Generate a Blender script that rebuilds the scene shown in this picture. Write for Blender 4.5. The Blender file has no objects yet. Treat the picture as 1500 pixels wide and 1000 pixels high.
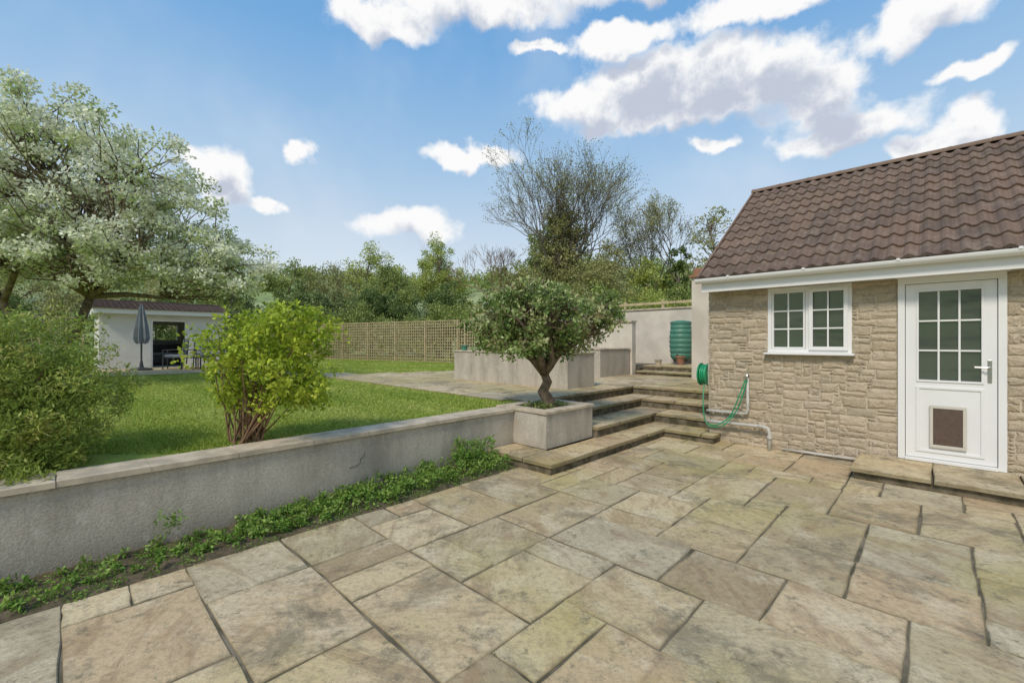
import bpy, math, random
import numpy as np
from mathutils import Vector, Matrix
random.seed(7); R=np.random.default_rng(11)
C,S=0.696,0.718
def uv2w(a):
    a=np.asarray(a,float).reshape(-1,3)
    return np.stack([C*a[:,0]-S*a[:,1], S*a[:,0]+C*a[:,1], a[:,2]],1)
def at(x,d): return (C*x+S*d, -S*x+C*d)
sc=bpy.context.scene
# ---------------------------------------------------------------- materials
def newmat(name):
    m=bpy.data.materials.new(name); m.use_nodes=True
    nt=m.node_tree; nt.nodes.clear()
    return m,nt
def c4(c): return (c[0],c[1],c[2],1)
def mixc(nt,f,a,b,bt='MIX'):
    n=nt.nodes.new('ShaderNodeMix'); n.data_type='RGBA'; n.blend_type=bt
    for i,v in ((0,f),(6,a),(7,b)):
        if isinstance(v,bpy.types.NodeSocket): nt.links.new(v,n.inputs[i])
        else: n.inputs[i].default_value=(v if i==0 else c4(v))
    return n.outputs[2]
def mth(nt,op,a,b=0.0,c=None,clamp=False):
    n=nt.nodes.new('ShaderNodeMath'); n.operation=op; n.use_clamp=clamp
    for i,v in enumerate((a,b,c)):
        if v is None: continue
        if isinstance(v,bpy.types.NodeSocket): nt.links.new(v,n.inputs[i])
        else: n.inputs[i].default_value=v
    return n.outputs[0]
def rng_(nt,v,a,b,c=0.0,d=1.0):
    n=nt.nodes.new('ShaderNodeMapRange'); n.interpolation_type='SMOOTHSTEP'
    nt.links.new(v,n.inputs[0])
    for i,x in enumerate((a,b,c,d)): n.inputs[i+1].default_value=x
    return n.outputs[0]
def noise(nt,vec,scale,detail=4,rough=.55,dist=0.0):
    n=nt.nodes.new('ShaderNodeTexNoise'); nt.links.new(vec,n.inputs['Vector'])
    n.inputs['Scale'].default_value=scale; n.inputs['Detail'].default_value=detail
    n.inputs['Roughness'].default_value=rough; n.inputs['Distortion'].default_value=dist
    return n.outputs[0]
def out(nt,col,rough,bump=None,bs=.3,bd=.01,metal=0,spec=.3,trans=0):
    p=nt.nodes.new('ShaderNodeBsdfPrincipled'); o=nt.nodes.new('ShaderNodeOutputMaterial')
    if isinstance(col,bpy.types.NodeSocket): nt.links.new(col,p.inputs['Base Color'])
    else: p.inputs['Base Color'].default_value=c4(col)
    if isinstance(rough,bpy.types.NodeSocket): nt.links.new(rough,p.inputs['Roughness'])
    else: p.inputs['Roughness'].default_value=rough
    p.inputs['Metallic'].default_value=metal
    p.inputs['Specular IOR Level'].default_value=spec
    if bump is not None:
        b=nt.nodes.new('ShaderNodeBump'); b.inputs['Strength'].default_value=bs; b.inputs['Distance'].default_value=bd
        nt.links.new(bump,b.inputs['Height']); nt.links.new(b.outputs[0],p.inputs['Normal'])
    sh=p.outputs[0]
    if trans>0:
        t=nt.nodes.new('ShaderNodeBsdfTranslucent'); m=nt.nodes.new('ShaderNodeMixShader')
        if isinstance(col,bpy.types.NodeSocket): nt.links.new(col,t.inputs[0])
        else: t.inputs[0].default_value=c4(col)
        m.inputs[0].default_value=trans
        nt.links.new(sh,m.inputs[1]); nt.links.new(t.outputs[0],m.inputs[2]); sh=m.outputs[0]
    nt.links.new(sh,o.inputs[0])
def pos(nt): return nt.nodes.new('ShaderNodeNewGeometry').outputs['Position']
def attr(nt):
    n=nt.nodes.new('ShaderNodeAttribute'); n.attribute_name='col'; return n
def vscale(nt,v,s):
    n=nt.nodes.new('ShaderNodeVectorMath'); n.operation='MULTIPLY'; nt.links.new(v,n.inputs[0]); n.inputs[1].default_value=s; return n.outputs[0]
def vadd(nt,a,b):
    n=nt.nodes.new('ShaderNodeVectorMath'); n.operation='ADD'; nt.links.new(a,n.inputs[0]); nt.links.new(b,n.inputs[1]); return n.outputs[0]
def ramp(nt,f,cols,const=False):
    r=nt.nodes.new('ShaderNodeValToRGB'); nt.links.new(f,r.inputs[0]); e=r.color_ramp.elements
    e[0].position=0; e[0].color=c4(cols[0]); e[1].position=1; e[1].color=c4(cols[-1])
    for i,c in enumerate(cols[1:-1]):
        x=e.new((i+1)/(len(cols)-1)); x.color=c4(c)
    return r.outputs[0]
def mat_simple(name,c1,c2,scale=8,rough=.8,bs=.2,spec=.3,metal=0,bd=.01):
    m,nt=newmat(name); p=pos(nt); n=noise(nt,p,scale,4)
    col=mixc(nt,rng_(nt,n,.3,.7),c1,c2); out(nt,col,rough,n,bs,bd,metal,spec); return m
def mat_leaf(name,cs,trans=.3,rough=.5,spec=.3):
    m,nt=newmat(name); a=attr(nt); sp=nt.nodes.new('ShaderNodeSeparateColor'); nt.links.new(a.outputs['Color'],sp.inputs[0])
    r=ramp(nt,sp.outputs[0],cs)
    br=mth(nt,'MULTIPLY_ADD',sp.outputs[1],.7,.65)
    n=nt.nodes.new('ShaderNodeVectorMath'); n.operation='SCALE'; nt.links.new(r,n.inputs[0]); nt.links.new(br,n.inputs['Scale'])
    out(nt,n.outputs[0],rough,spec=spec,trans=trans); return m

def mat_slab():
    m,nt=newmat('sandstone_flags'); p=pos(nt); a=attr(nt)
    sp=nt.nodes.new('ShaderNodeSeparateColor'); nt.links.new(a.outputs['Color'],sp.inputs[0])
    off=vscale(nt,a.outputs['Color'],(37,51,23)); q=vadd(nt,p,off)
    cols=[(.48,.36,.195),(.64,.505,.295),(.57,.415,.24),(.70,.565,.35),(.43,.365,.245),(.62,.485,.26),(.68,.54,.34),(.53,.425,.25),(.42,.315,.18)]
    base=ramp(nt,sp.outputs[0],cols)
    vr=nt.nodes.new('ShaderNodeVectorRotate'); vr.rotation_type='Z_AXIS'; nt.links.new(q,vr.inputs['Vector']); nt.links.new(mth(nt,'MULTIPLY',sp.outputs[1],3.14),vr.inputs['Angle'])
    st=vscale(nt,vr.outputs[0],(.8,2.4,1)); v=noise(nt,st,1.5,6,.6,1.4)
    band=mth(nt,'SINE',mth(nt,'MULTIPLY',v,38))
    bm=mth(nt,'MULTIPLY',rng_(nt,band,.2,.95),rng_(nt,sp.outputs[2],.45,.85,0,.30))
    c=mixc(nt,mth(nt,'MULTIPLY',rng_(nt,v,.50,.64),.55),base,(.32,.205,.11))
    c=mixc(nt,bm,c,(.27,.175,.09))
    v2=noise(nt,q,2.3,6,.62,.9)
    c=mixc(nt,mth(nt,'MULTIPLY',rng_(nt,v2,.47,.66),.5),c,(.74,.63,.43))
    g=noise(nt,p,.6,4,.6)
    c=mixc(nt,mth(nt,'MULTIPLY',rng_(nt,g,.46,.64),.48),c,(.46,.385,.12))
    d=noise(nt,p,1.5,8,.76,.5)
    c=mixc(nt,mth(nt,'MULTIPLY',rng_(nt,d,.50,.64),.66),c,(.185,.16,.105))
    f=noise(nt,p,26,5,.8)
    c=mixc(nt,mth(nt,'MULTIPLY',rng_(nt,f,.42,.68),.46),c,(.19,.15,.095))
    lp=noise(nt,p,6,7,.82)
    c=mixc(nt,mth(nt,'MULTIPLY',rng_(nt,lp,.54,.64),.65),c,(.15,.128,.082))
    ed=rng_(nt,mth(nt,'ADD',a.outputs['Alpha'],mth(nt,'MULTIPLY',lp,.8)),.42,.95,.6,0)
    c=mixc(nt,ed,c,(.15,.13,.07))
    h=mth(nt,'ADD',mth(nt,'MULTIPLY',v,.7),mth(nt,'MULTIPLY',f,.35))
    out(nt,c,rng_(nt,d,.3,.7,.6,.85),h,.75,.025,spec=.25); return m
M={}
M['slab']=mat_slab()
M['mortar']=mat_simple('joint_mortar',(.24,.195,.135),(.08,.07,.04),4,.95,.5)
def mat_stone():
    m,nt=newmat('wall_stone'); p=pos(nt); a=attr(nt)
    sp=nt.nodes.new('ShaderNodeSeparateColor'); nt.links.new(a.outputs['Color'],sp.inputs[0])
    cols=[(.47,.385,.27),(.57,.47,.335),(.44,.365,.26),(.61,.50,.36),(.53,.445,.33),(.48,.385,.255),(.43,.37,.28)]
    r=ramp(nt,sp.outputs[0],cols)
    n=noise(nt,p,14,6,.75); n2=noise(nt,p,55,4,.72)
    c=mixc(nt,mth(nt,'MULTIPLY',rng_(nt,n,.46,.70),.5),r,(.26,.215,.155))
    c=mixc(nt,mth(nt,'MULTIPLY',rng_(nt,n2,.42,.66),.4),c,(.68,.59,.45))
    out(nt,c,.92,mth(nt,'ADD',n,mth(nt,'MULTIPLY',n2,.6)),.8,.028,spec=.15); return m
M['stone']=mat_stone()
M['wallmortar']=mat_simple('wall_mortar',(.58,.50,.385),(.44,.375,.285),18,.95,.6)
def mat_render():
    m,nt=newmat('cement_render'); p=pos(nt)
    st=vscale(nt,p,(1,1,.22)); a=noise(nt,st,3.5,6,.65); b=noise(nt,p,1.1,4,.6,.5); f=noise(nt,p,60,4,.75)
    c=mixc(nt,rng_(nt,a,.35,.7),(.58,.52,.43),(.38,.34,.275))
    c=mixc(nt,mth(nt,'MULTIPLY',rng_(nt,b,.45,.7),.6),c,(.60,.545,.46))
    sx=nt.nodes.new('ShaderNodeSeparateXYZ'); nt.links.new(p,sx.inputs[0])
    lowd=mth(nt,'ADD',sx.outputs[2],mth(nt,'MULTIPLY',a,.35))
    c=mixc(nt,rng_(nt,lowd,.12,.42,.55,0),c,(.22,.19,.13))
    c=mixc(nt,mth(nt,'MULTIPLY',rng_(nt,f,.4,.68),.36),c,(.20,.175,.13))
    sp=noise(nt,p,5,6,.8); c=mixc(nt,mth(nt,'MULTIPLY',rng_(nt,sp,.55,.68),.45),c,(.69,.64,.55))
    out(nt,c,.95,mth(nt,'ADD',f,a),.8,.01,spec=.15); return m
M['render']=mat_render()
M['render_pale']=mat_simple('pale_render',(.70,.63,.53),(.56,.50,.42),2,.9,.2)
M['coping']=mat_simple('coping_stone',(.62,.52,.39),(.40,.34,.25),6,.85,.4)
M['riser']=mat_simple('dark_riser',(.20,.165,.115),(.07,.062,.035),9,.95,.8,bd=.02)  # risers and step bases coloured a dark mottled brown
M['soil']=mat_simple('soil',(.15,.11,.07),(.065,.06,.03),14,1,.9,bd=.03)
M['upvc']=mat_simple('white_upvc',(.82,.81,.79),(.79,.78,.76),3,.35,.02,spec=.5)
M['dark']=mat_simple('dark_interior',(.03,.03,.03),(.05,.045,.04),3,.9)
M['crack']=mat_simple('crack_shadow',(.10,.09,.07),(.14,.12,.10),9,.95)
M['flap']=mat_simple('flap_plastic',(.13,.085,.065),(.10,.07,.055),30,.35,.05,spec=.5)
M['beige']=mat_simple('flap_frame',(.62,.58,.50),(.58,.54,.46),5,.5,.05)
M['metal']=mat_simple('handle_metal',(.6,.6,.58),(.5,.5,.5),10,.3,.05,metal=1)
M['terracotta']=mat_simple('terracotta',(.36,.18,.11),(.24,.13,.085),9,.9,.3)
M['pipe']=mat_simple('pipe_plastic',(.62,.60,.55),(.48,.46,.41),7,.5,.1)
M['hose']=mat_simple('green_hose',(.02,.33,.14),(.02,.25,.11),7,.35,.05,spec=.5)
M['butt']=mat_simple('green_water_butt_plastic',(.06,.20,.14),(.085,.24,.17),5,.5,.1,spec=.5)
M['bark']=mat_simple('bark',(.24,.18,.12),(.10,.075,.05),12,.95,.9,bd=.03)
M['barkred']=mat_simple('shrub_stem',(.28,.175,.105),(.16,.10,.06),14,.9,.4)
M['barkgrey']=mat_simple('grey_bark',(.22,.18,.14),(.13,.11,.085),10,.95,.5)
M['wood']=mat_simple('trellis_wood',(.55,.44,.28),(.38,.30,.185),6,.9,.3)
M['shedwall']=mat_simple('shed_render',(.72,.70,.66),(.64,.62,.58),2.5,.9,.1)
M['fabric']=mat_simple('parasol_fabric',(.20,.22,.24),(.27,.29,.31),8,.9,.2)
M['cushion']=mat_simple('cushion_fabric',(.30,.32,.35),(.23,.245,.27),8,.9,.2)
M['blackmetal']=mat_simple('black_metal',(.06,.06,.065),(.09,.09,.095),8,.45,.1)
M['redtile']=mat_simple('shed_tiles',(.17,.12,.10),(.11,.085,.075),5,.9,.4)
def mat_tile():
    m,nt=newmat('roof_tile'); p=pos(nt); a=attr(nt)
    sp=nt.nodes.new('ShaderNodeSeparateColor'); nt.links.new(a.outputs['Color'],sp.inputs[0])
    c=mixc(nt,sp.outputs[0],(.245,.165,.12),(.165,.118,.092))
    n=noise(nt,p,7,5,.7); f=noise(nt,p,80,3,.75)
    c=mixc(nt,mth(nt,'MULTIPLY',rng_(nt,n,.45,.70),.6),c,(.34,.265,.20))
    g=noise(nt,p,1.1,5,.7); c=mixc(nt,mth(nt,'MULTIPLY',rng_(nt,g,.5,.7),.4),c,(.13,.10,.07))
    c=mixc(nt,mth(nt,'MULTIPLY',rng_(nt,f,.4,.68),.45),c,(.09,.065,.05))
    out(nt,c,.88,mth(nt,'ADD',n,f),.6,.012,spec=.15); return m
M['tile']=mat_tile()
def mat_glass():
    m,nt=newmat('window_glass'); p=pos(nt)
    out(nt,(.05,.055,.05),.03,noise(nt,p,1.2,2),.03,.02,spec=1.0); 
    for n in nt.nodes:
        if n.type=='BSDF_PRINCIPLED': n.inputs['IOR'].default_value=1.9
    return m
M['glass']=mat_glass()
def mat_lawn():
    m,nt=newmat('lawn_grass'); p=pos(nt)
    a=noise(nt,p,.9,5,.6); b=noise(nt,p,40,5,.8)
    c=mixc(nt,rng_(nt,a,.3,.7),(.26,.34,.06),(.37,.42,.10))
    c=mixc(nt,rng_(nt,b,.35,.7,0,.4),c,(.15,.22,.035))
    out(nt,c,.9,b,.5,.02,spec=.1); return m
M['lawn']=mat_lawn()
def mat_hill():
    m,nt=newmat('ground_fields'); p=pos(nt)
    v=nt.nodes.new('ShaderNodeTexVoronoi'); nt.links.new(p,v.inputs[0]); v.inputs['Scale'].default_value=.018
    sp=nt.nodes.new('ShaderNodeSeparateColor'); nt.links.new(v.outputs['Color'],sp.inputs[0])
    c=mixc(nt,sp.outputs[0],(.24,.31,.12),(.32,.36,.18))
    n=noise(nt,p,.05,6,.7)
    c=mixc(nt,rng_(nt,n,.50,.60),c,(.15,.18,.095)); out(nt,c,1,n,.2,.5,spec=.05); return m
M['hill']=mat_hill()
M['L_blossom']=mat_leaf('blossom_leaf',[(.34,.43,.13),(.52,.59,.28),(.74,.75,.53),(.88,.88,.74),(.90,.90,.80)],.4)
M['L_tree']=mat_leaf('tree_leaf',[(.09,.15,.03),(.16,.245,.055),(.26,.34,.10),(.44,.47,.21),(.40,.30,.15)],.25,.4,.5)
M['L_bright']=mat_leaf('shrub_leaf',[(.20,.30,.03),(.34,.45,.04),(.48,.56,.06),(.62,.65,.10)],.4)
M['L_left']=mat_leaf('bush_leaf',[(.16,.25,.045),(.26,.35,.065),(.36,.42,.09),(.48,.41,.14)],.35)
M['L_bed']=mat_leaf('bed_leaf',[(.10,.21,.03),(.18,.31,.05),(.32,.42,.10)],.3)
M['L_grass']=mat_leaf('grass_blade',[(.24,.33,.045),(.36,.44,.08),(.50,.53,.15)],.35)
M['L_dark']=mat_leaf('dark_leaf',[(.09,.135,.04),(.14,.20,.06),(.22,.28,.09)],.25)
M['L_mid']=mat_leaf('mid_leaf',[(.18,.24,.06),(.28,.34,.09),(.40,.44,.14)],.35)
M['L_spring']=mat_leaf('spring_leaf',[(.31,.38,.08),(.44,.49,.12),(.55,.58,.20)],.4)
M['L_olive']=mat_leaf('olive_leaf',[(.25,.25,.09),(.36,.355,.13),(.46,.44,.20)],.35)
# ---------------------------------------------------------------- mesh helpers
def setcol(me,col):
    if col is None: return
    col=np.asarray(col,np.float32)
    if col.shape[1]==3: col=np.concatenate([col,np.ones((len(col),1),np.float32)],1)
    a=me.attributes.new('col','FLOAT_COLOR','POINT'); a.data.foreach_set('color',col.ravel())
def finish(me,name,w,mats,parent,loc):
    ob=bpy.data.objects.new(name,me); sc.collection.objects.link(ob)
    for m in mats: me.materials.append(M[m])
    ob.location=loc
    if parent is not None:
        ob.parent=parent; ob.matrix_parent_inverse=Matrix.Translation(-parent.location)
    return ob
def mk(name,verts,faces,mats,parent=None,col=None,fm=None,smooth=False,bevel=0,world=False):
    w=np.asarray(verts,float).reshape(-1,3) if world else uv2w(verts)
    lo,hi=w.min(0),w.max(0); loc=np.array([(lo[0]+hi[0])/2,(lo[1]+hi[1])/2,lo[2]])
    me=bpy.data.meshes.new(name); w=w-loc
    if isinstance(faces,np.ndarray):
        k=faces.shape[1]; n=len(faces)
        me.vertices.add(len(w)); me.vertices.foreach_set('co',w.astype(np.float32).ravel())
        me.loops.add(n*k); me.loops.foreach_set('vertex_index',faces.astype(np.int32).ravel())
        me.polygons.add(n); me.polygons.foreach_set('loop_start',np.arange(0,n*k,k,dtype=np.int32))
        me.polygons.foreach_set('loop_total',np.full(n,k,np.int32)); me.update(calc_edges=True)
    else: me.from_pydata(w.tolist(),[],faces); me.update()
    setcol(me,col)
    if isinstance(mats,str): mats=[mats]
    ob=finish(me,name,w,mats,parent,Vector(loc))
    if smooth: me.polygons.foreach_set('use_smooth',np.ones(len(me.polygons),bool))
    if bevel:
        b=ob.modifiers.new('bevel','BEVEL'); b.width=bevel; b.segments=2; b.limit_method='ANGLE'
    return ob
def empty(name,u,v,z=0):
    e=bpy.data.objects.new(name,None); sc.collection.objects.link(e); e.empty_display_size=.2
    e.location=Vector(uv2w([[u,v,z]])[0]); return e
class B:
    def __init__(s): s.v=[]; s.f=[]
    def box(s,u0,u1,v0,v1,z0,z1):
        n=len(s.v); s.v+=[(u,v,z) for z in (z0,z1) for u,v in ((u0,v0),(u1,v0),(u1,v1),(u0,v1))]
        s.f+=[(n+3,n+2,n+1,n),(n+4,n+5,n+6,n+7)]+[(n+i,n+(i+1)%4,n+4+(i+1)%4,n+4+i) for i in range(4)]; return s
    def bar(s,p,q,w,h=None):
        p=Vector(p);q=Vector(q);h=h or w; d=(q-p).normalized(); up=Vector((0,0,1)) if abs(d.z)<.9 else Vector((1,0,0))
        a=d.cross(up).normalized()*w/2; b=a.cross(d).normalized()*h/2; n=len(s.v)
        for c in (p,q): s.v+=[tuple(c+a+b),tuple(c-a+b),tuple(c-a-b),tuple(c+a-b)]
        s.f+=[(n,n+1,n+2,n+3),(n+7,n+6,n+5,n+4)]+[(n+4+i,n+4+(i+1)%4,n+(i+1)%4,n+i) for i in range(4)]; return s
    def tube(s,pts,rad,k=8,cap=True):
        pts=[Vector(p) for p in pts]; rad=rad if hasattr(rad,'__len__') else [rad]*len(pts)
        n=len(s.v); up=None
        for i,p in enumerate(pts):
            d=(pts[min(i+1,len(pts)-1)]-pts[max(i-1,0)])
            if d.length<1e-9: d=Vector((0,0,1))
            d.normalize()
            if up is None: up=Vector((0,0,1)) if abs(d.z)<.8 else Vector((1,0,0))
            a=d.cross(up).normalized(); b=a.cross(d); up=b
            for j in range(k):
                t=2*math.pi*j/k; s.v.append(tuple(p+(a*math.cos(t)+b*math.sin(t))*rad[i]))
        for i in range(len(pts)-1):
            for j in range(k): s.f.append((n+i*k+j,n+i*k+(j+1)%k,n+(i+1)*k+(j+1)%k,n+(i+1)*k+j))
        if cap: s.f.append(tuple(n+j for j in range(k))[::-1]); s.f.append(tuple(n+(len(pts)-1)*k+j for j in range(k)))
        return s
    def lathe(s,c,prof,k=24):
        return s.tube([(c[0],c[1],c[2]+z) for r,z in prof],[r for r,z in prof],k)
    def mk(s,name,mat,parent=None,**k): return mk(name,s.v,s.f,mat,parent,**k)
def pack(na,nb,sizes,ok,rs,pref=.18):
    occ=np.zeros((na,nb),bool); res=[]
    for j in range(nb):
        for i in range(na):
            if not ok(i,j): occ[i,j]=True
    for j in range(nb):
        for i in range(na):
            if occ[i,j]: continue
            c=list(sizes); rs.shuffle(c)
            c=sorted(c,key=lambda t:rs.random()*1.0-(t[0]*t[1])**.5*pref)
            for (a,b) in c+[(1,1)]:
                if i+a<=na and j+b<=nb and not occ[i:i+a,j:j+b].any():
                    occ[i:i+a,j:j+b]=True; res.append((i,j,a,b)); break
    return res
def blocks(name,rects,mp,mat,parent=None,gap=.006,jit=.005,bev=.006,thick=.04,raise_=0,hj=.002,ns=4,rs=random,edge=.06):
    V=[];F=[];Cc=[]
    for (a0,a1,b0,b1) in rects:
        g4=[gap*rs.uniform(.6,1.5) for _ in range(4)]
        a0+=g4[0];a1-=g4[1];b0+=g4[2];b1-=g4[3]
        cr=(rs.random(),rs.random(),rs.random()); top=rs.uniform(-hj,hj)
        ring=[]
        cj=lambda: rs.uniform(-jit,jit)*1.2
        cs=[(a0+cj(),b0+cj()),(a1+cj(),b0+cj()),(a1+cj(),b1+cj()),(a0+cj(),b1+cj())]
        for s in range(4):
            p,q=cs[s],cs[(s+1)%4]
            for k in range(ns):
                t=k/ns; j=jit if k else 0
                ring.append((p[0]+(q[0]-p[0])*t+rs.uniform(-j,j),p[1]+(q[1]-p[1])*t+rs.uniform(-j,j)))
        ca,cb=(a0+a1)/2,(b0+b1)/2; n=len(V); m=len(ring)
        def inset(r,d):
            return (r[0]+math.copysign(min(d,abs(ca-r[0])),ca-r[0]), r[1]+math.copysign(min(d,abs(cb-r[1])),cb-r[1]))
        lv=[(0,-thick,0),(0,top-bev,0),(bev,top,.35),(edge if raise_==0 else .025,top+raise_*rs.uniform(.5,1.2),1)]
        for d,h,al in lv:
            for r in ring:
                x,y=inset(r,d) if d else r
                hh=h+(rs.uniform(-1,1)*raise_*.5 if d and raise_ else 0)
                V.append(mp(x,y,hh)); Cc.append((*cr,al))
        V.append(mp(ca,cb,top+raise_*rs.uniform(.6,1.5))); Cc.append((*cr,1))
        for l in range(3):
            for k in range(m): F.append((n+l*m+k,n+l*m+(k+1)%m,n+(l+1)*m+(k+1)%m,n+(l+1)*m+k))
        for k in range(m): F.append((n+3*m+k,n+3*m+(k+1)%m,n+4*m))
    return mk(name,V,F,mat,parent,col=Cc)
SZ=[(1,1),(2,1),(1,2),(2,2),(2,2),(3,2),(2,3),(2,1),(1,2),(3,2),(2,3),(3,1),(1,1),(2,2)]
def paving(name,u0,v0,u1,v1,z,ok,parent=None,unit=.3,seed=1,sizes=SZ,thick=.04,pref=.13,**k):
    rs=random.Random(seed); na=round((u1-u0)/unit); nb=round((v1-v0)/unit)
    r=pack(na,nb,sizes,lambda i,j:ok(u0+(i+.5)*unit,v0+(j+.5)*unit),rs,pref)
    rects=[(u0+i*unit,u0+(i+a)*unit,v0+j*unit,v0+(j+b)*unit) for i,j,a,b in r]
    return blocks(name,rects,lambda x,y,h:(x,y,z+h),'slab',parent,thick=thick,rs=rs,**k)
# ---------------------------------------------------------------- ground / terrain
def sm(a,b,x): t=np.clip((x-a)/(b-a),0,1); return t*t*(3-2*t)
def terr(x,y):
    r=np.hypot(x,y); az=np.arctan2(x,y)
    h=-.08+.55*sm(26,42,r)+(33+5*np.sin(az*5+.6)+3*np.sin(az*11))*sm(60,240,r)-10*sm(240,700,r)
    return h
rr=np.concatenate([[0.01],np.linspace(3,60,20),np.geomspace(70,1500,40)]); aa=np.linspace(0,2*np.pi,121)[:-1]
gx=(rr[:,None]*np.sin(aa)[None]); gy=(rr[:,None]*np.cos(aa)[None]); gz=terr(gx,gy)
V=np.stack([gx,gy,gz],2).reshape(-1,3); na=120
F=np.array([[i*na+(j+1)%na,i*na+j,(i+1)*na+j,(i+1)*na+(j+1)%na] for i in range(len(rr)-1) for j in range(na)])[:,::-1]
mk('ground',V,F,'hill',world=True,smooth=True)
# ---------------------------------------------------------------- lower patio
pat=empty('patio',2,0)
B().box(-6,7.0,-6,3.6,-.06,-.008).mk('mortar_bed','mortar',pat)
def okp(u,v):
    if u>6.9: return False
    if v>3.58: return False
    if u>3.95 and v>3.2: return False
    if u>6.75 and v>2.45: return False
    return True
paving('flagstones',-5.8,3.58-.29*33,6.9,3.58,0,okp,pat,unit=.29,seed=8,gap=.005,jit=.007)
# flower bed
n1,n2=90,10
us=np.linspace(-6,3.82,n1); vs=np.linspace(3.56,4.12,n2)
V=[(u,v+(random.uniform(-.012,.012) if j_==0 else 0),(-.004 if j_==0 else .0+.03*random.random())) for u in us for j_,v in enumerate(vs)]
F=[(i*n2+j,(i+1)*n2+j,(i+1)*n2+j+1,i*n2+j+1) for i in range(n1-1) for j in range(n2-1)]
mk('soil_bed',V,F,'soil',smooth=True)
# retaining wall
rw=empty('retaining_wall',0,4.2)
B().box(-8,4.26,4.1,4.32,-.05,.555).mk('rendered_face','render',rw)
rs=random.Random(3); rects=[];u=-8
while u<4.24:
    w=rs.uniform(.45,.62); rects.append((u,min(u+w,4.25),4.07,4.38)); u+=w
blocks('coping',rects,lambda x,y,h:(x,y,.60+h),'coping',rw,gap=.0022,jit=.003,bev=.004,thick=.043,rs=rs)
cr=[(2.12,4.0985,.40),(2.10,4.0985,.355),(2.065,4.0985,.335),(2.07,4.0985,.30),(2.02,4.0985,.275),(1.95,4.0985,.27)]
b=B()
for p,q in zip(cr,cr[1:]): b.bar(p,q,.004,.0035)
b.mk('crack','crack',rw)
PATH=[(4.9,4.4),(11.1,4.4),(11.1,6.2),(9.4,7.2),(9.4,8.3),(8.4,10.7),(5.8,11.6),(4.6,15.4),(5.6,15.4),(5.6,19.4),(-1.2,19.4),(-1.2,15.5),(2.6,15.5),(4.2,11.4),(4.7,10.4)]
PA=np.array(PATH)
def inpoly_np(u,v):
    u=np.atleast_1d(u); v=np.atleast_1d(v)
    c=np.zeros(len(u),bool); n=len(PA); j=n-1
    for i in range(n):
        dy=PA[j,1]-PA[i,1]; dy=dy if dy!=0 else 1e-9
        cond=((PA[i,1]>v)!=(PA[j,1]>v))&(u<(PA[j,0]-PA[i,0])*(v-PA[i,1])/dy+PA[i,0]); c^=cond; j=i
    return c
def okt(u,v):
    if 8.6<u<10.9 and 2.5<v<4.75: return True
    if v<4.9: return False
    return bool(inpoly_np(u,v)[0])
B().box(-40,4.9,4.32,45,-.05,.572).box(4.9,16,4.8,45,-.05,.572).mk('lawn','lawn')
B().box(8.15,11.2,2.52,4.79,-.05,.556).box(4.95,11.1,4.80,9,.5725,.574).mk('terrace_base','mortar')
# grass blades
ng=260000
dd=3.6*np.exp(R.uniform(0,1,ng)*np.log(26/3.6)); X=R.uniform(-1.25,.25,ng)*dd; U=C*X+S*dd; Vv=-S*X+C*dd
keep=(Vv>4.39)&(U<13)
keep&=~inpoly_np(U,Vv); keep&=~((U>4.2)&(Vv<4.5)); keep&=~((U>4.9)&(Vv<9.5))
U,Vv,dk=U[keep],Vv[keep],dd[keep]; n=len(U)
t=R.uniform(0,2*np.pi,n); wd=.0018*dk*R.uniform(.6,1.2,n); hh=R.uniform(.010,.030,n)
tt=R.uniform(0,2*np.pi,n); ln=R.uniform(0,.03,n)
V=np.empty((n,3,3)); V[:,0]=np.stack([U-np.cos(t)*wd,Vv-np.sin(t)*wd,np.full(n,.572)],1)
V[:,1]=np.stack([U+np.cos(t)*wd,Vv+np.sin(t)*wd,np.full(n,.572)],1)
V[:,2]=np.stack([U+np.cos(tt)*ln,Vv+np.sin(tt)*ln,.572+hh],1)
big=.42+.2*np.sin(U*1.3+np.sin(Vv*.9)*2)+.15*np.sin(Vv*2.1+U)+.18*np.sign(np.sin(U*2*np.pi/1.1))
cc=np.clip(np.stack([big*.7+R.uniform(0,.4,n),R.uniform(.1,.8,n),R.random(n)],1),0,1)
mk('grass_blades',V.reshape(-1,3),np.arange(3*n).reshape(n,3),'L_grass',col=np.repeat(cc,3,0))
ter=empty('terrace_path',6,9,.58)
paving('flagstones',-1.2,2.5,11.2,19.4,.60,okt,ter,unit=.33,seed=9,thick=.05)
# ---------------------------------------------------------------- steps
st=empty('stone_steps',5.5,3.6)
def tread(name,rl,z,seed):
    rs=random.Random(seed); rects=[]
    for (u0,u1,v0,v1) in rl:
        if u1-u0>v1-v0:
            x=u0
            while x<u1-.02:
                w=rs.uniform(.4,.75); x2=u1 if u1-(x+w)<.25 else x+w; rects.append((x,x2,v0,v1)); x=x2
        else:
            x=v0
            while x<v1-.02:
                w=rs.uniform(.4,.75); x2=v1 if v1-(x+w)<.25 else x+w; rects.append((u0,u1,x,x2)); x=x2
    blocks(name,rects,lambda x,y,h:(x,y,z+h),'slab',st,gap=.004,jit=.006,bev=.008,thick=.045,rs=rs)
tread('tread_1',[(3.78,7.1,3.06,3.5),(3.78,4.27,3.5,4.09),(6.6,7.1,2.5,3.06),(6.6,6.87,2.3,2.5)],.13,1)
tread('tread_2',[(5.31,7.6,3.43,4.0),(7.05,7.6,2.5,3.43)],.285,2)
tread('tread_3',[(5.31,8.15,3.95,4.45),(7.55,8.15,2.5,3.95)],.44,3)
tread('tread_4',[(4.92,8.6,4.42,4.92),(8.1,8.6,2.5,4.42)],.602,4)
b=B()
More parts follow.
